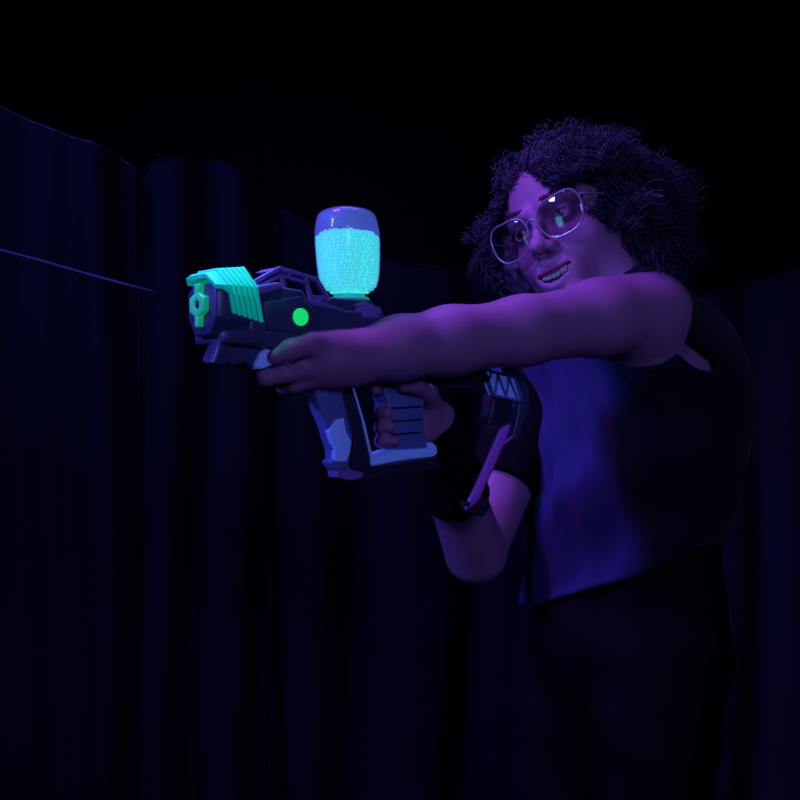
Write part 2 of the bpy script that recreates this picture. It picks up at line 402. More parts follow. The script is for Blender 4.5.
while nc < N+110:
    d = nrm(rng.normal(size=3))
    if nc >= N: d = nrm(np.array([-abs(rng.normal())-.8, rng.normal()*.6+.1, rng.normal()*.6-.15]))
    c = np.array([0, -.020, .034]); p0 = c+d*np.array([.080, .094, .086])
    x, y, z = p0
    if y > .015:
        line = .076+(.010 if x < -.03 else 0)-max(0, x-.000)*2.0+max(0, -.055-x)*-3.0
        if z < line and not (nc >= N and y < .045 and z > -.08): continue
    else:
        if z < (-.075 if nc < N else -.10): continue
        if z < (-.10 if nc >= N else -.075 if y < -.03 else -.045): continue
    nc += 1
    n = nrm(d/np.array([.080, .094, .086])**2*.007)
    ln = rng.uniform(.050, .080)*(1.0 if y < -.02 else 1)*(.50 if z > .07 else 1)*(1.15 if z < 0 else 1)
    part = x+.018; side = np.sign(part) if abs(part) > .004 else rng.choice([-1, 1])
    fall = np.array([side*.55, -.30 if y > -.02 else -.35, -.80])
    if nc > N: fall = np.array([-.75, -.05, -.75])
    elif y > .015: fall = np.array([side*1.0+.15, -.30, -.38])
    fall = fall+rng.normal(size=3)*.25; lift = rng.uniform(.15, .5)*(.6 if z > .07 else 1)
    ph = rng.uniform(0, 6.28); turns = rng.uniform(1.6, 3.0)*rng.choice([-1, 1]); cr = rng.uniform(.005, .0095)
    for m_ in range(M_):
        off = rng.normal(size=3)*.0042; p = p0+off; pos = p.copy(); pts = []; l2 = ln*rng.uniform(.85, 1.12); ph2 = ph+rng.normal()*.25; cr2 = cr*rng.uniform(.8, 1.2)
        for i in range(K):
            t = i/(K-1); dd = nrm(n*lift*(1-t)**1.3+fall*(.25+1.1*t)+off*8*t); pos = pos+dd*l2/K
            q = (pos-c)/np.array([.080, .094, .086]); lq = np.linalg.norm(q)
            if lq < 1.05: pos = c+(pos-c)*1.05/lq
            a = nrm(np.cross(dd, [.3, .5, .8])); b = np.cross(dd, a); th = ph2+turns*6.283*t; rr = cr2*min(1, t*3)
            pts.append(pos+(a*math.cos(th)+b*math.sin(th))*rr)
        pts = np.array(pts)
        if ((np.abs(pts[:, 0]+.024) < .042) & (pts[:, 1] > .040) & (pts[:, 2] < .052)).any() or ((pts[:, 1] > .060) & (pts[:, 2] < .022) & (pts[:, 0] > -.06)).any(): continue
        paths.append(pts@HM*HS+HC)
V, Q = tubes(paths, np.linspace(.0010, .0005, K), 3)
HQ = np.concatenate([HQ, Q+len(HV)]); HV = np.concatenate([HV, V])
pchild('hair', npmesh('hair', HV, HQ), 'hair')
print('hair', len(HV))

# shirt
sf = Field(axis((.10, .54, .0035)), axis((1.36, 1.84, .0035)), axis((.80, 1.34, .0035)))
torso(sf, .0165, .055)
X, Y, Z = sf.ax[0][:, None, None], sf.ax[1][None, :, None], sf.ax[2][None, None, :]
s_ = X*SB[0]+Y*SB[1]; f_ = X*FB[0]+Y*FB[1]
low = np.clip((1.18-Z)/.12, 0, 1)
sf.D += (low*(.0038*np.sin(s_*120+Z*14+2.2*np.sin(Z*9+1))+.0036*np.sin(s_*41-Z*38+f_*30)+.0022*np.sin(Z*47+s_*33+2*np.sin(s_*25)+f_*38))).astype(np.float32)
sf.cap(W(646, 322, 1.40), W(560, 330, 1.36), .056, .056, .006, 'cut')                # left armhole
sf.cap(W(660, 322, 1.37), W(600, 330, 1.33), .050, .056, .006, 'cut')
e3 = nrm(W(694, 352, 1.4)-np.array([0, 0, CZ])); e1 = nrm(W(716, 371, 1.4)-W(678, 346, 1.4)); e2 = nrm(np.cross(e1, e3)); e1 = np.cross(e2, e3)
sf.ell(W(692, 354, 1.43), (.036, .013, .060), np.array([e1, e2, e3]), .004, 'cut')
sf.cap(NB+UP*.02-SB*.0+FB*.02, NB+UP*.14+FB*.05, .062, .09, .006, 'cut')                   # neckline
# tilted hem
h0 = W(520, 612, 1.52); h1 = W(600, 584, 1.49); h2 = W(745, 520, 1.62)
hn = nrm(np.cross(h1-h0, h2-h0)); hn = hn if hn[2] > 0 else -hn
def hemf(x, y, z): return ((x-h1[0])*hn[0]+(y-h1[1])*hn[1]+(z-h1[2])*hn[2])+.004*np.sin((x+y)*40)
sf.apply(hemf, [0, 0, 0], [9, 9, 9], .004, 'cut')
V, Q = sf.mesh('shirt'); sm_ = npmesh('shirt', V, Q)
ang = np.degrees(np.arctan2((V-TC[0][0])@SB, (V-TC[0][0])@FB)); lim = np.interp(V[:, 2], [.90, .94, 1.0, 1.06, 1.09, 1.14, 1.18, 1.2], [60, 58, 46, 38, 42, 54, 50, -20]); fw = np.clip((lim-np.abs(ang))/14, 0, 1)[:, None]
fc = np.array([.006, .006, .016])*(1-fw)+np.array([.020, .028, .118])*fw      # lit blue front and shaded sides and back painted into the cloth colour
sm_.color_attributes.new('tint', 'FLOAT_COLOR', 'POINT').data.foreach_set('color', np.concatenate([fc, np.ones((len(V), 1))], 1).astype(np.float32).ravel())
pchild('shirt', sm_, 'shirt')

vf = Field(axis((.08, .34, .004)), axis((1.48, 1.80, .004)), axis((.93, 1.24, .004)))
sl_end = SR*.34+ELB_R*.66; ea = nrm(ELB_R-SR); vf.cap(SR, sl_end+ea*.03, .060, .055, .0)
x, y, z = vf.ax[0][:, None, None], vf.ax[1][None, :, None], vf.ax[2][None, None, :]
vf.D = np.maximum(vf.D, (x-sl_end[0])*ea[0]+(y-sl_end[1])*ea[1]+(z-sl_end[2])*ea[2]).astype(np.float32)
vf.D += (.0015*np.sin(z*120+x*60)).astype(np.float32)
V, Q = vf.mesh('sleeve'); pchild('sleeve', npmesh('sleeve', V, Q), 'black')

# trousers and shoes
tf = Field(axis((.08, .56, .006)), axis((1.36, 1.84, .006)), axis((.03, 1.06, .006)))
for c, r in TC[1:]: tf.ell(c, np.array(r)+.004, BM, .05)
shoes = []
for s, fx in ((1, .02), (-1, -.02)):
    hip = np.array([.33, 1.605, .76])+SB*.075*s; knee = hip+FB*(.03+fx)-UP*.34+SB*.02*s; ank = knee-UP*.345+FB*fx
    tf.chain([hip, knee, ank+UP*.02], [.095, .072, .062], .03, .02); shoes.append(ank)
tf.D += (.003*np.sin(tf.ax[2][None, None, :]*60+tf.ax[0][:, None, None]*50)).astype(np.float32)
tf.apply(lambda x, y, z: .98-z+0*x+0*y, [0, 0, .9], [9, 9, 9], .004, 'add') if False else None
tf.apply(lambda x, y, z: z*0+x*0+y*0-(z-1.0), [0, 0, .7], [9, 9, 9], .004, 'cut') if False else None
zz = tf.ax[2][None, None, :]; tf.D = np.maximum(tf.D, np.maximum(zz-.93, .075-zz)).astype(np.float32)
V, Q = tf.mesh('trousers'); pchild('trousers', npmesh('trousers', V, Q), 'trousers')
for a in shoes:
    hfx = Field(axis((a[0]-.22, a[0]+.12, .004)), axis((a[1]-.16, a[1]+.12, .004)), axis((-.01, .16, .004)))
    hfx.cap(a-UP*.034-FB*.03, a-UP*.045+FB*.14, .045, .036, .01); hfx.cap(a+UP*.03, a-UP*.02, .046, .046, .02)
    zz = hfx.ax[2][None, None, :]; hfx.D = np.maximum(hfx.D, .003-zz).astype(np.float32)
    V, Q = hfx.mesh('shoe'); pchild('shoe', npmesh('shoe', V, Q), 'shoe')
# black forearm wrap on the far arm
wf = Field(axis((-.02, .16, .0025)), axis((1.28, 1.60, .0025)), axis((.88, 1.14, .0025)))
wa = ELB_R*.53+WR_R*.47; wf.cap(ELB_R*.8+WR_R*.2, WR_R*.95+ELB_R*.05, .050, .036, .01)
wd = nrm(WR_R-ELB_R); x, y, z = wf.ax[0][:, None, None], wf.ax[1][None, :, None], wf.ax[2][None, None, :]
dd = (x-wa[0])*wd[0]+(y-wa[1])*wd[1]+(z-wa[2])*wd[2]
wf.D = np.maximum(wf.D, -dd); wf.D = wf.D+(.0012*np.sin(dd*260)).astype(np.float32)
V, Q = wf.mesh('arm_wrap'); pchild('arm_wrap', npmesh('arm_wrap', V, Q), 'black')

# ------------------------------------------------------------ eyeglasses
gr = bpy.data.objects.new('eyeglasses', None); COL.objects.link(gr); gr.empty_display_size = .02
gc = H(0, .098, -.004); gr.location = gc
tag(gr, 'clear framed eyeglasses with thin temples worn on the face', 'glasses')
def gp(x, z):                   # point of the wrapped lens surface
    dx = abs(x)-.0385; return np.array([x, .0995-1.4*x*x-4.6*(dx*dx+z*z)*(1 if abs(x) > .012 else abs(x)/.012)+.10*z, z-.005])
def lens_outline(s, n=48):
    out = []
    for i in range(n):
        a = 2*math.pi*i/n; c, q = math.cos(a), math.sin(a)
        rx = .0305; rz = .0215 if q > 0 else .0265
        e = .74; X_ = s*(.0385+rx*abs(c)**e*(1 if c > 0 else -1)); Z_ = rz*abs(q)**e*(1 if q > 0 else -1)
        if c > 0 and q > 0: Z_ += .0035*c*q*2
        if q < 0: X_ = s*.0385+(X_-s*.0385)*(1-.14*abs(q))
        out.append((X_, Z_))
    return out
def gchild(name, Vl, Q, mat): 
    Vw = np.asarray(Vl)@HM*HS+HC-gc; return link(name, npmesh(name, Vw, Q), mat, gr)
for s in (-1, 1):
    ol = lens_outline(s); P = np.array([[gp(x, z) for x, z in ol]])
    V, Q = tubes(P, .0011, 6, True); gchild('rim', V, Q, 'glasses')
    cx = np.mean([p[0] for p in ol]); cz = np.mean([p[1] for p in ol]); V = []; Q = []; n = len(ol); m = 10
    for side in (0, 1):
        for r in range(m+1):
            for x, z in ol:
                t = .001+(1-.001)*r/m; p = gp(cx+(x-cx)*t, cz+(z-cz)*t); p[1] += -.0009*side; V.append(p)
    o = (m+1)*n
    for r in range(m):
        for i in range(n):
            j = (i+1) % n; Q.append([r*n+i, r*n+j, (r+1)*n+j, (r+1)*n+i]); Q.append([o+r*n+j, o+r*n+i, o+(r+1)*n+i, o+(r+1)*n+j])
    for i in range(n): j = (i+1) % n; Q.append([m*n+i, m*n+j, o+m*n+j, o+m*n+i])
    Q = Q if s > 0 else [q[::-1] for q in Q]; gchild('lens', V, Q, 'lens')
    pts = np.array([[gp(s*.068, .010), gp(s*.071, .011), [s*.0755, .072, .006], [s*.0765, .05, .006], [s*.0785, .02, .004], [s*.079, -.005, .002], [s*.078, -.025, -.014]]])
    pts[0, 1, 1] -= .003
    V, Q = tubes(pts, .0014, 6); gchild('temple', V, Q, 'glasses')
    V, Q = tubes(np.array([[gp(s*.012, -.006), [s*.011, .092, -.010], [s*.0105, .089, -.014]]]), [.0006, .0011, .0016], 6); gchild('nose_pad', V, Q, 'glasses')
bp_ = np.array([[gp(-.0075, .004), [-.004, .0975, .003], [0, .0985, .0035], [.004, .0975, .003], gp(.0075, .004)]])
V, Q = tubes(bp_, .0012, 6); gchild('bridge', V, Q, 'glasses')

# ------------------------------------------------------------ toy blaster
gun = bpy.data.objects.new('toy_blaster', None); COL.objects.link(gun); gun.empty_display_size = .05
gun.location = GO; gun.rotation_euler = (0, 0, YAW)
tag(gun, 'dark toy gel blaster with glowing green front ribs, held at chest height', 'toy gun')
def solid(name, bm, mat, bev=.0012, parent=gun, seg=2):
    bmesh.ops.recalc_face_normals(bm, faces=bm.faces[:])
    me = bpy.data.meshes.new(name); bm.to_mesh(me); bm.free(); o = link(name, me, mat, parent)
    if bev: bevel(o, bev, seg)
    return o
def addslab(bm, pts, w1, w0, holes=()):
    """outline traced on its near face (w1 nearer the camera than the midplane), thick to w0"""
    P = [L(x, y, w1) for x, y in pts]
    a = [bm.verts.new((p[0], -w1, p[2])) for p in P]; b = [bm.verts.new((p[0], -w0, p[2])) for p in P]
    bm.faces.new(a); bm.faces.new(b[::-1]); n = len(a)
    for i in range(n): bm.faces.new((a[i], b[i], b[(i+1) % n], a[(i+1) % n]))
def slab(name, pts, w1, w0, mat, bev=.0012, parent=gun):
    bm = bmesh.new(); addslab(bm, pts, w1, w0); return solid(name, bm, mat, bev, parent)
def bar(bm, a, b, r, w, rw):    # a strut between two pixels, on plane w, half thickness r in the picture plane, rw across
    A = L(*a, w); B = L(*b, w); d = B-A; d[1] = 0; ln = np.linalg.norm(d); d /= ln; n = np.array([-d[2], 0, d[0]])
    vs = []
    for p in (A-d*r*.6, B+d*r*.6):
        for sn, sw in ((-1, -1), (1, -1), (1, 1), (-1, 1)): vs.append(bm.verts.new(p+n*r*sn+np.array([0, 1, 0])*rw*sw))
    for f in ((0, 1, 2, 3), (7, 6, 5, 4), (0, 4, 5, 1), (1, 5, 6, 2), (2, 6, 7, 3), (3, 7, 4, 0)): bm.faces.new([vs[i] for i in f])
def cyl(bm, c, ax, r, h, n=24, r2=None):   # frustum centred at c along local axis
    q = Vector((0, 0, 1)).rotation_difference(Vector(ax)).to_matrix().to_4x4()
    bmesh.ops.create_cone(bm, cap_ends=True, segments=n, radius1=r, radius2=r if r2 is None else r2, depth=h, matrix=Matrix.Translation(Vector(c))@q)

def loft(name, secs, mat, bev=.0015, parent=gun, shear=0):   # secs: list of (u, [(w, v)...])
    bm = bmesh.new(); rows = [[bm.verts.new((u+shear*min(max(vT-v, -.02), .05), -w, v)) for w, v in s] for u, s in secs]; n = len(rows[0])
    for r0, r1 in zip(rows, rows[1:]):
        for i in range(n): bm.faces.new((r0[i], r0[(i+1) % n], r1[(i+1) % n], r1[i]))
    bm.faces.new(rows[0][::-1]); bm.faces.new(rows[-1]); return solid(name, bm, mat, bev, parent)

HWD = .031
uF = L(221, 300, HWD)[0]; vT = L(221, 281, HWD)[2]; vB = L(222, 334, HWD)[2]
uR = L(262, 322, HWD)[0]
def sec(hw, top, bot, ch=.010):
    return [(hw-ch, top), (hw, top-ch*.8), (hw, bot+.018), (hw*.52, bot), (-hw*.52, bot), (-hw, bot+.018), (-hw, top-ch*.8), (-hw+ch, top)]
head = loft('front_housing', [(uF-.004, sec(HWD-.003, vT-.001, vB)), (uF+.004, sec(HWD, vT, vB-.002)), (uR+.01, sec(HWD, vT+.001, vB-.004)), (uR+.03, sec(HWD-.004, vT-.004, vB-.003))], 'gun', .0018)
# fluorescent ribbed cover
def ribsec(g, vb, tt=1.): 
    t0, t1 = vT+.0005, vT+.0095+.0055*tt
    return [(HWD+g, vb), (HWD+g, t0-.004), (.014+g*.5, t1+g), (-.020-g*.5, t1+g), (-HWD+.004-g, t1-.002+g*.5), (-HWD+.004-g, t0-.001), (-HWD+.006, t0-.001), (-HWD+.006, t1-.005), (-.015, t1-.005), (.012, t1-.005), (HWD-.002, t0-.008), (HWD-.002, vb)]
cov = loft('ribbed_cover', [(uF-.006, ribsec(-.001, vT-.004, 0)), (uF-.002, ribsec(.0005, vT-.006, .1)), (uF+.007, ribsec(.0008, vT-.012, .3)), (uR-.006, ribsec(.0008, vT-.014, 1))], 'green', .001, shear=.20)
cov['label'] = 'glowing green ribbed cover'
loft('rib_backing', [(uF+.006, ribsec(-.0004, vT-.024, .25)), (uR-.007, ribsec(-.0004, vT-.033, .95))], 'green_deep', .0005, cov, shear=.20)
nr = 6
for i in range(nr):
    t = i/(nr-1); u = uF+.0085+(uR-uF-.0175)*t
    vb = vT-.031-.007*t; e = .0021; tt = .3+.7*t
    loft('rib', [(u-e, ribsec(.002, vb, tt)), (u-e*.5, ribsec(.0036, vb-.0012, tt)), (u+e*.5, ribsec(.0036, vb-.0012, tt)), (u+e, ribsec(.002, vb, tt))], 'green', .0006, cov, shear=.20)
# muzzle emblem on the front face
bm = bmesh.new(); uf = uF-.0062
zc = vT-.022; hexv = []
def ring(bm, u0, u1, pts_out, pts_in):
    n = len(pts_out); R = [[bm.verts.new((u, -w, v)) for w, v in pp] for u in (u0, u1) for pp in (pts_out, pts_in)]
    for i in range(n):
        j = (i+1) % n
        bm.faces.new((R[0][i], R[0][j], R[1][j], R[1][i])); bm.faces.new((R[2][i], R[3][i], R[3][j], R[2][j]))
        bm.faces.new((R[0][i], R[2][i], R[2][j], R[0][j])); bm.faces.new((R[1][i], R[1][j], R[3][j], R[3][i]))
ho = [(.0165*math.cos(a), zc+.0135*math.sin(a)) for a in [math.radians(60*k+30) for k in range(6)]]
hi = [(.0055*math.cos(a), zc+.0055*math.sin(a)) for a in [math.radians(60*k+30) for k in range(6)]]
ho = [(w, v) for w, v in ho]
ring(bm, uf-.004, uf+.006, ho, hi)
mz = solid('muzzle', bm, 'muzzle', .0008); mz['label'] = 'glowing green hexagonal muzzle ring'
bm = bmesh.new()
for w0, w1, v0, v1 in ((-.0050, .0050, zc+.0118, vT-.001), (-.0036, .0036, zc-.0225, zc-.0118)):
    bm = bmesh.new(); bmesh.ops.create_cube(bm, size=1, matrix=Matrix.Translation((uf+.0005, -(w0+w1)/2, (v0+v1)/2)) @ Matrix.Diagonal((.009, w1-w0, v1-v0, 1)))
    solid('muzzle_strip', bm, 'muzzle', .0008, mz)
bm = bmesh.new(); cyl(bm, (uf+.0005, 0, zc), (1, 0, 0), .0060, .006, 20); solid('bore', bm, 'gun_dark', .0004, mz)

# mid receiver
slab('receiver', [(252, 300), (257, 290), (277, 285.5), (304, 290), (310, 303), (345, 310), (384, 313), (395, 325), (420, 372), (400, 378), (340, 372), (262, 346), (225, 343), (225, 330), (250, 328)], .031, -.031, 'gun', .0035)
slab('side_panel', [(264, 302), (300, 296), (318, 312), (322, 336), (268, 330)], .0335, .028, 'gun', .0015)
slab('side_rail', [(309, 297.5), (343, 309), (341, 314), (310, 304.5)], .030, .012, 'gun_blue', .001)
bm = bmesh.new(); c = L(300.5, 317, .034); cyl(bm, c, (0, 1, 0), .0092, .004, 32); solid('side_button', bm, 'lime', .0008)['label'] = 'round glowing green side button'
# violet slab painting the highlight along the receiver's top edge
slab('top_highlight', [(254, 293), (259, 285.5), (279, 282), (284, 286), (277, 290), (262, 294)], .0325, -.0325, 'gun_violet', .0012)
# purple carrying rail with windows
for sw in (.017, -.017):
    bm = bmesh.new(); r = .0022
    P_ = [(255, 290), (256, 281), (279, 268.5), (316, 279.5), (327, 297)]
    for a, b in zip(P_, P_[1:]): bar(bm, a, b, r, sw, .0028)
    bar(bm, (262, 284), (281, 275.5), r*.8, sw, .0024); bar(bm, (281, 275.5), (306, 283), r*.8, sw, .0024); bar(bm, (306, 283), (311, 298), r, sw, .0024)
    bar(bm, (290, 272), (288, 278), r*.8, sw, .0024); bar(bm, (306, 277), (305, 283), r*.9, sw, .0024); bar(bm, (311, 297), (327, 298), r, sw, .0024)
    bar(bm, (281, 275), (284, 286), r*.8, sw, .0024); bar(bm, (262, 284), (262, 290), r*.8, sw, .0024)
    solid('carry_rail', bm, 'gun_violet', .0006)
bm = bmesh.new(); addslab(bm, [(272, 270.5), (279, 267), (316, 278), (314, 281), (280, 270.5)], .017, -.017)
solid('rail_bridge', bm, 'gun_violet', .0008)
# hopper mount and bottle
MW = 0.0
bc = L(349.5, 298, MW); bx, by, bz = bc
mb = bmesh.new(); cyl(mb, (bx, by, bz-.0065), (0, 0, 1), .031, .010, 40, .022); cyl(mb, (bx+.006, by, bz-.017), (0, 0, 1), .034, .014, 40, .030)
solid('hopper_mount', mb, 'gun_violet', .0015)
slab('mount_block', [(322, 303), (333, 297), (371, 300), (384, 316), (386, 330), (325, 322)], .026, -.026, 'gun', .003)
# bottle profile: rounded square section, traced as half widths at heights
sc_ = (L(350, 298, MW)[2]-L(350, 297, MW)[2])
def hgt(py): return bz+(298-py)*abs(sc_)
px_m = abs(sc_)   # metres per pixel at the bottle
prof = [(297, 14.5), (294, 15.5), (292.3, 19), (290, 24), (286, 27.5), (277, 30), (262, 31.3), (245, 32), (232, 31.6), (222, 30), (216, 28.2), (212.5, 25), (210, 20), (209, 12), (208.7, .5)]
leanx = -.0475          # the bottle leans a little forward
def sup(r, a, e):
    c, s = math.cos(a), math.sin(a); return r*abs(c)**e*(1 if c > 0 else -1), r*abs(s)**e*(1 if s > 0 else -1)
def bott(grow, plist, nseg=64):
    rows = []
    for py, r in plist:
        z = hgt(py); e = .78 if r > 18 else 1
        rr = max(r*px_m+grow, .0003)*(.955 if r > 18 else 1); dx = leanx*(z-bz)
        rows.append([(bx+dx+sup(rr, 2*math.pi*k/nseg+.5, e)[0], by+sup(rr, 2*math.pi*k/nseg+.5, e)[1], z) for k in range(nseg)])
    V = np.array(rows).reshape(-1, 3); n = nseg; Q = []
    for r in range(len(rows)-1):
        for k in range(n): j = (k+1) % n; Q.append([r*n+k, r*n+j, (r+1)*n+j, (r+1)*n+k])
    return V, Q
V, Q = bott(0, prof); bo = link('bottle', npmesh('bottle', V, Q), 'bottle', gun); bo['label'] = 'clear ammunition bottle'
mb = bmesh.new(); cyl(mb, (bx, by, bz+.0015), (0, 0, 1), .0185, .005, 40, .0172); cyl(mb, (bx, by, bz-.001), (0, 0, 1), .0235, .0025, 40, .0215)
solid('bottle_collar', mb, 'collar', .0006)
# gel beads filling the lower two thirds of the bottle
def rad_at(z):
    zs = [hgt(p) for p, r in prof]; rs = [r*px_m for p, r in prof]; return np.interp(z, zs, rs)
ico = bmesh.new(); bmesh.ops.create_icosphere(ico, subdivisions=2, radius=1); ico.verts.ensure_lookup_table()
iv = np.array([v.co[:] for v in ico.verts]); it = np.array([[v.index for v in f.verts] for f in ico.faces]); ico.free()
br = .0022; VV = []; QQ = []; n0 = 0
z = hgt(295); lay = 0
ztop = hgt(236)
cent = []
while z < ztop+.004:
    R0 = rad_at(z)*.955-br-.0006
    k = 0
    for shell in range(0, 3):
        Rs = R0-shell*br*1.75
        if Rs < br: break
        cnt = max(int(2*math.pi*Rs/(br*1.9)), 1)
        for q in range(cnt):
            a = 2*math.pi*(q+.5*(lay % 2))/cnt+rng.normal()*.03; e = .78 if rad_at(z)/px_m > 18 else 1
            x, y = sup(Rs, a+.5, e); zz = z+rng.normal()*.0004
            zt = ztop+.0022*math.sin(a*2+1)+.0006*math.sin(a*7)
            if zz > zt: continue
            cent.append((bx+leanx*(zz-bz)+x, by+y, zz))
    z += br*1.62; lay += 1
for rr in range(0, 9):       # heaped top layer
    Rs = rr*br*1.9; cnt = max(int(2*math.pi*Rs/(br*1.95)), 1)
    if Rs > rad_at(ztop)*.955-br: break
    for q in range(cnt):
        a = 2*math.pi*q/cnt; zz = ztop+.003*(1-rr/9)+rng.normal()*.0008
        for dz in (0, -br*1.5): cent.append((bx+leanx*(ztop-bz)+Rs*math.cos(a), by+Rs*math.sin(a), zz+dz))
for c in cent:
    VV.append(iv*br*rng.uniform(.9, 1.08)+np.array(c)); QQ.append(it+n0); n0 += len(iv)
BV = np.concatenate(VV); BV = BV[:, :1]*GA+BV[:, 1:2]*GN+BV[:, 2:3]*UP
beads = link('gel_beads', npmesh('gel_beads', BV, np.concatenate(QQ)), 'bead'); beads.location = GO
tag(beads, 'glowing cyan gel beads filling the clear bottle on the toy blaster', 'gel beads', kind='stuff')
print('beads', len(cent))

# under-barrel parts
slab('under_rail', [(214, 361), (222, 342), (262, 343), (300, 352), (330, 360), (330, 372), (290, 376), (266, 368), (258, 366), (252, 369), (246, 363), (232, 366), (226, 362)], .018, -.008, 'gun', .0015)
slab('front_lug', [(213, 363), (218, 349), (221, 338), (233, 341), (230, 352), (232, 362), (222, 365)], .022, .004, 'gun', .0015)
slab('foregrip_wedge', [(256, 366), (263, 352), (272, 346), (292, 349), (296, 362), (275, 364), (262, 369)], .024, .006, 'gun_ice', .0015)
for x, y in ((242.5, 362), (258, 341)):
    bm = bmesh.new(); cyl(bm, L(x, y, .0185 if x == 242.5 else .0312), (0, 1, 0), .0014, .002, 12); solid('screw', bm, 'screw', 0)
# magazine
slab('magazine', [(313, 378), (338, 378), (344, 400), (353, 437), (350, 463), (346, 472), (336, 470), (331, 462), (335, 459), (334, 449), (330, 438), (328.5, 430), (320, 410)], .016, -.003, 'gun_blue', .0018)
slab('magazine_pad', [(329, 431), (336, 420), (344.5, 418), (346, 430), (352, 442), (350, 454), (346.5, 462), (335.5, 461), (335.5, 449), (331.5, 439)], .0185, .010, 'gun_ice', .0014)
slab('magazine_foot', [(331, 463), (343, 460), (352, 470), (365, 473), (363, 478), (352, 481), (338, 478), (337, 471)], .015, -.004, 'gun_violet', .0015)
# hand guard: dark frame, pale front edge, ice blue lower bar
slab('guard_frame', [(338, 376), (351, 378), (362, 420), (371, 459), (374, 466), (400, 463), (438, 456), (440, 462), (436, 470), (400, 474), (368, 480), (352, 474), (354, 440), (345, 405)], .013, -.013, 'gun_dark', .0015)
bm = bmesh.new(); bar(bm, (351, 381), (363, 421), .0007, .0135, .0015); bar(bm, (363, 421), (371.5, 459), .0010, .0135, .0015); solid('guard_edge', bm, 'gun_ice', .0003)
slab('guard_bar', [(372, 460), (385, 454.5), (398, 450), (415, 449.5), (430, 448), (432, 442), (436.5, 446), (438, 453), (434, 456.5), (410, 459), (392, 462), (373, 466)], .0165, -.0165, 'gun_ice', .0014)
# pistol grip with finger grooves
slab('pistol_grip', [(384, 388), (396, 380), (428, 380), (426, 396), (424, 412), (425, 430), (429, 449), (394, 450), (391, 441), (393, 434), (388.5, 428), (391, 420), (386.5, 414), (389, 405)], .0135, -.0135, 'gun_blue', .003)
bm = bmesh.new()
for y in (407, 420, 433): bar(bm, (391, y+1.5), (420, y-.5), .0011, .0137, .0012)
solid('grip_ridge', bm, 'gun_dark', .0004)
slab('trigger', [(379, 380), (387, 380), (389, 393), (385, 402), (381, 400), (383.5, 392)], .006, -.006, 'gun_blue', .001)
slab('rear_body', [(372, 366), (440, 356), (484, 366), (492, 380), (478, 388), (430, 384), (400, 384), (372, 380)], .022, -.022, 'gun_dark', .003)
slab('selector_tab', [(424, 386), (431, 383.5), (434.5, 388), (431, 394), (426, 393)], .0245, .015, 'gun_ice', .001)
for c, r in ((L(452, 373, .0225), .0016), (L(393, 388, .0145), .0018)):
    bm = bmesh.new(); cyl(bm, c, (0, 1, 0), r, .002, 12); solid('rivet', bm, 'brass', 0)
# truss stock
ts = slab('stock_panel', [(484, 370), (515, 378), (521.5, 401), (493, 394.5)], .0145, .005, 'truss', .001)
bm = bmesh.new(); r = .0017
for a, b in (((483.5, 369.5), (515, 377.5)), ((515, 377.5), (521.5, 401.5)), ((521.5, 401.5), (493, 395)), ((493, 395), (483.5, 369.5))): bar(bm, a, b, r, .0152, .002)
for a, b in (((495, 393), (497.5, 374.5)), ((497.5, 374.5), (506, 396.5)), ((506, 396.5), (508.5, 377.5)), ((508.5, 377.5), (517, 398)), ((488, 383), (491, 372))): bar(bm, a, b, r*.75, .0152, .0015)
solid('stock_lattice', bm, 'gun_blue', .0004)
slab('stock_butt', [(500, 362), (514, 364), (528, 384), (530, 404), (524, 424), (518, 440), (513, 438), (517, 420), (520, 402), (514, 377), (502, 373)], .013, -.006, 'gun', .002)
slab('stock_neck', [(494, 394), (515, 399), (508, 420), (500, 428), (488, 424), (493, 408)], .010, -.010, 'gun_dark', .002)
# sling strap hanging from the stock
sp = [(505, 426), (501, 438), (493, 457), (485, 475), (477, 492), (472, 505)]
bm = bmesh.new(); rows = []
for i, (x, y) in enumerate(sp):
    w = .012; p = L(x, y, w); hw = .014 if 0 < i else .011
    rows.append([bm.verts.new((p[0]+dx*hw, p[1]+dy, p[2]+dx*hw*.42)) for dx, dy in ((-1, 0), (-.5, -.0022), (.5, -.0022), (1, 0), (.5, .0022), (-.5, .0022))])
for r0, r1 in zip(rows, rows[1:]):
    for i in range(6): bm.faces.new((r0[i], r0[(i+1) % 6], r1[(i+1) % 6], r1[i]))
bm.faces.new(rows[0]); bm.faces.new(rows[-1][::-1])
o = solid('sling_strap', bm, 'strap', 0); o['label'] = 'violet sling strap'
for p in o.data.polygons: p.use_smooth = True
V, Q = tubes([[L(498, 447, .012), L(506, 442, .012), L(513, 436, .010), L(517, 420, .006)]], .0018, 6); link('sling_loop', npmesh('sling_loop', V, Q), 'strap', gun)
slab('sling_clip', [(465, 502), (480, 500), (488, 498), (491, 506), (484, 517), (470, 513)], .014, .002, 'gun_dark', .002)

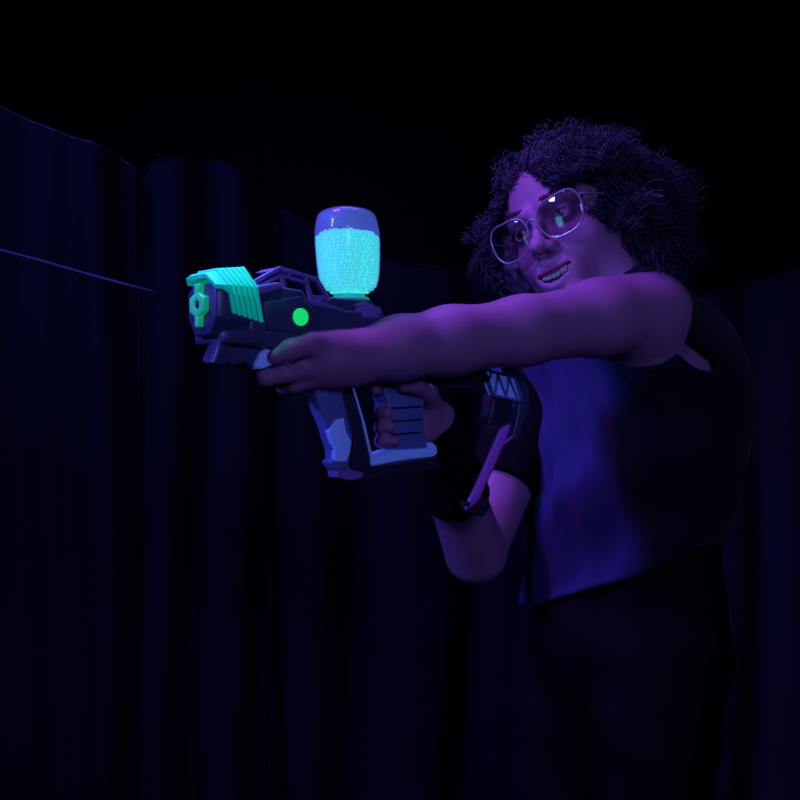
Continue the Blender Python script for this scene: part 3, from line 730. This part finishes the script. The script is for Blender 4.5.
# ------------------------------------------------------------ curtains on a line, rope
def curtain(name, tops, x0, x1, Yc, label, folds, seed, depth=.05, zbot=.02, slope=0, hem='curtain'):
    r = random.Random(seed); n = max(int(abs(x1-x0)/F*Yc/.006), 10); m = 70
    xs = [t[0] for t in tops]; ys = [t[1] for t in tops]; V = []; ph = [r.uniform(0, 6.28) for _ in range(6)]
    for i in range(n+1):
        px = x0+(x1-x0)*i/n; zt = CZ-(np.interp(px, xs, ys)-400)/F*Yc
        for j in range(m+1):
            t = j/m; z = zt+(zbot-zt)*t; X_ = (px-400)/F*Yc
            q = X_+.035*math.sin(z*2.1+ph[0])*(.3+t)
            d = 0
            for fx, fw, fa in folds:           # deep folds: (pixel, width, depth)
                c = (fx-400)/F*Yc+.02*math.sin(z*3+fx); d += fa*math.exp(-((X_-c)/fw)**2)
            d += depth*(.30*math.sin(q*16+ph[1])+.17*math.sin(q*27+ph[2]+z)+.04*math.sin(q*57+ph[3]-z*2))*(.45+.55*min(1, t*4))
            d += .008*math.sin(z*9+q*11+ph[4])+.004*noise.noise(Vector((X_*9, z*9, seed)))
            V.append((X_, Yc+d+slope*(px-x0)/F*Yc, z))
    Q = [[i*(m+1)+j, i*(m+1)+j+1, (i+1)*(m+1)+j+1, (i+1)*(m+1)+j] for i in range(n) for j in range(m)]
    me = npmesh(name, V, Q); o = link(name, me, 'curtain'); o.location = (0, 0, 0)
    sm = o.modifiers.new('thickness', 'SOLIDIFY'); sm.thickness = .003
    top = np.array([V[i*(m+1)] for i in range(0, n+1, 3)])[None]
    Vh, Qh = tubes(top, .0032, 6); h = link('hem', npmesh('hem', Vh, Qh), hem, o)
    tag(o, label, 'curtain'); return o, h
YC = 2.55
curtain('drape_curtain', [(-140, 60), (-20, 100), (0, 106), (50, 128), (110, 150), (132, 166)], -150, 133, YC, 'dark drape sloping down at far left, behind the thin rope', [(20, .05, .05), (125, .03, .10), (70, .04, .04)], 3, .055, hem='hem')  # its paler hem is a painted rim highlight
curtain('drape_curtain', [(132, 168), (160, 160), (200, 154), (235, 168), (266, 192)], 136.5, 266, YC+.01, 'dark narrow drape with rounded top, behind the front of the blaster', [(192, .028, .11), (262, .03, .12), (136, .02, .05)], 8, .05)
curtain('drape_curtain', [(262, 190), (290, 214), (330, 238), (400, 263), (480, 272), (600, 284), (720, 310)], 270, 700, YC+.12, 'dark wide drape hanging behind the bottle and the person', [(345, .04, .10), (470, .04, .06), (272, .02, .08)], 12, .06)
curtain('drape_curtain', [(690, 300), (720, 291), (760, 281), (800, 268), (960, 240)], 690, 960, YC+.06, 'dark drape at far right, beside the back of the person', [(760, .05, .05), (860, .04, .07)], 21, .05)
rp = [W(-1098, -44, 2.2), W(-700, 62, 2.2), W(-60, 236, 2.2), W(0, 250, 2.2), W(40, 260.5, 2.2), W(80, 272, 2.2), W(120, 283, 2.2), W(150, 290.5, 2.22), W(158, 294, 2.30), W(160, 297, 2.50)]
V, Q = tubes([rp], [.0028]*7+[.0024, .0018, .0012], 8); tag(link('rope', npmesh('rope', V, Q), 'rope'), 'thin pale rope slanting across the drape at far left', 'rope')

# ------------------------------------------------------------ room shell
def box(name, lo, hi, mat):
    bm = bmesh.new(); c = [(a+b)/2 for a, b in zip(lo, hi)]; d = [b-a for a, b in zip(lo, hi)]
    bmesh.ops.create_cube(bm, size=1, matrix=Matrix.Translation(c) @ Matrix.Diagonal((*d, 1)))
    me = bpy.data.meshes.new(name); bm.to_mesh(me); bm.free(); return tag(link(name, me, mat), kind='structure')
box('floor', (-3.1, -1.6, -.1), (3.1, 3.7, 0), 'floor'); box('ceiling', (-3.1, -1.6, 2.9), (3.1, 3.7, 3.0), 'wall')
box('wall_back', (-3.1, 3.6, 0), (3.1, 3.7, 2.9), 'wall'); box('wall_front', (-3.1, -1.6, 0), (3.1, -1.5, 2.9), 'wall')
box('wall_left', (-3.1, -1.5, 0), (-3.0, 3.6, 2.9), 'wall'); box('wall_right', (3.0, -1.5, 0), (3.1, 3.6, 2.9), 'wall')

# ------------------------------------------------------------ light: unseen violet black-light lamps, plus an added front fill and cover spot
def area(name, loc, target, size, power, color, sy=None, spread=180):
    l = bpy.data.lights.new(name, 'AREA'); l.energy = power; l.color = color; l.size = size
    l.spread = math.radians(spread)
    if sy: l.shape = 'RECTANGLE'; l.size_y = sy
    o = bpy.data.objects.new(name, l); COL.objects.link(o); o.location = loc
    o.rotation_euler = (Vector(target)-Vector(loc)).to_track_quat('-Z', 'Y').to_euler(); return o
area('blacklight_key', (-.60, 1.20, 2.35), (-.05, 1.25, 1.2), .35, 7.2, (.40, .10, 1.0), spread=100)
area('blacklight_overhead', (.1, 2.0, 2.8), (0.2, 1.4, 1.2), .9, 3.6, (.20, .17, 1.0), .3, spread=110)
area('front_fill', (.6, -.95, 1.75), (.15, 1.4, 1.25), .7, 2.0, (.29, .29, 1.0), spread=62)  # added fill from the camera side, not a known lamp of the room
area('blacklight_left', (-1.9, .55, 2.0), (.3, 1.5, 1.02), .35, 2.3, (.17, .17, 1.0), spread=44)
area('blacklight_drapes', (-1.2, 1.6, 2.75), (-.7, 2.5, 1.75), .8, 3.8, (.10, .16, 1.0), spread=80)
sl_ = bpy.data.lights.new('cover_fill_spot', 'SPOT'); sl_.energy = 44; sl_.color = (.06, 1.0, .85); sl_.spot_size = math.radians(7); sl_.spot_blend = .6; sl_.shadow_soft_size = .02  # added narrow lamp standing in for fluorescence on the ribbed cover
so_ = bpy.data.objects.new('cover_fill_spot', sl_); COL.objects.link(so_); so_.location = (-.17, 1.15, 2.35)
so_.rotation_euler = (Vector((-.170, 1.12, 1.235))-Vector(so_.location)).to_track_quat('-Z', 'Y').to_euler()

w = bpy.data.worlds.new('world'); scene.world = w; w.use_nodes = True
w.node_tree.nodes['Background'].inputs[0].default_value = (.05, .05, .3, 1); w.node_tree.nodes['Background'].inputs[1].default_value = .002
cam = bpy.data.cameras.new('camera'); cam.sensor_width = 36; cam.lens = 36*F/800; cam.clip_start = .05
co_ = bpy.data.objects.new('camera', cam); COL.objects.link(co_); co_.location = (0, 0, CZ); co_.rotation_euler = (math.radians(90), 0, 0)
scene.camera = co_
vs = scene.view_settings; vs.view_transform = 'Standard'; vs.look = 'None'; vs.exposure = 0; vs.gamma = 1; vs.use_curve_mapping = False
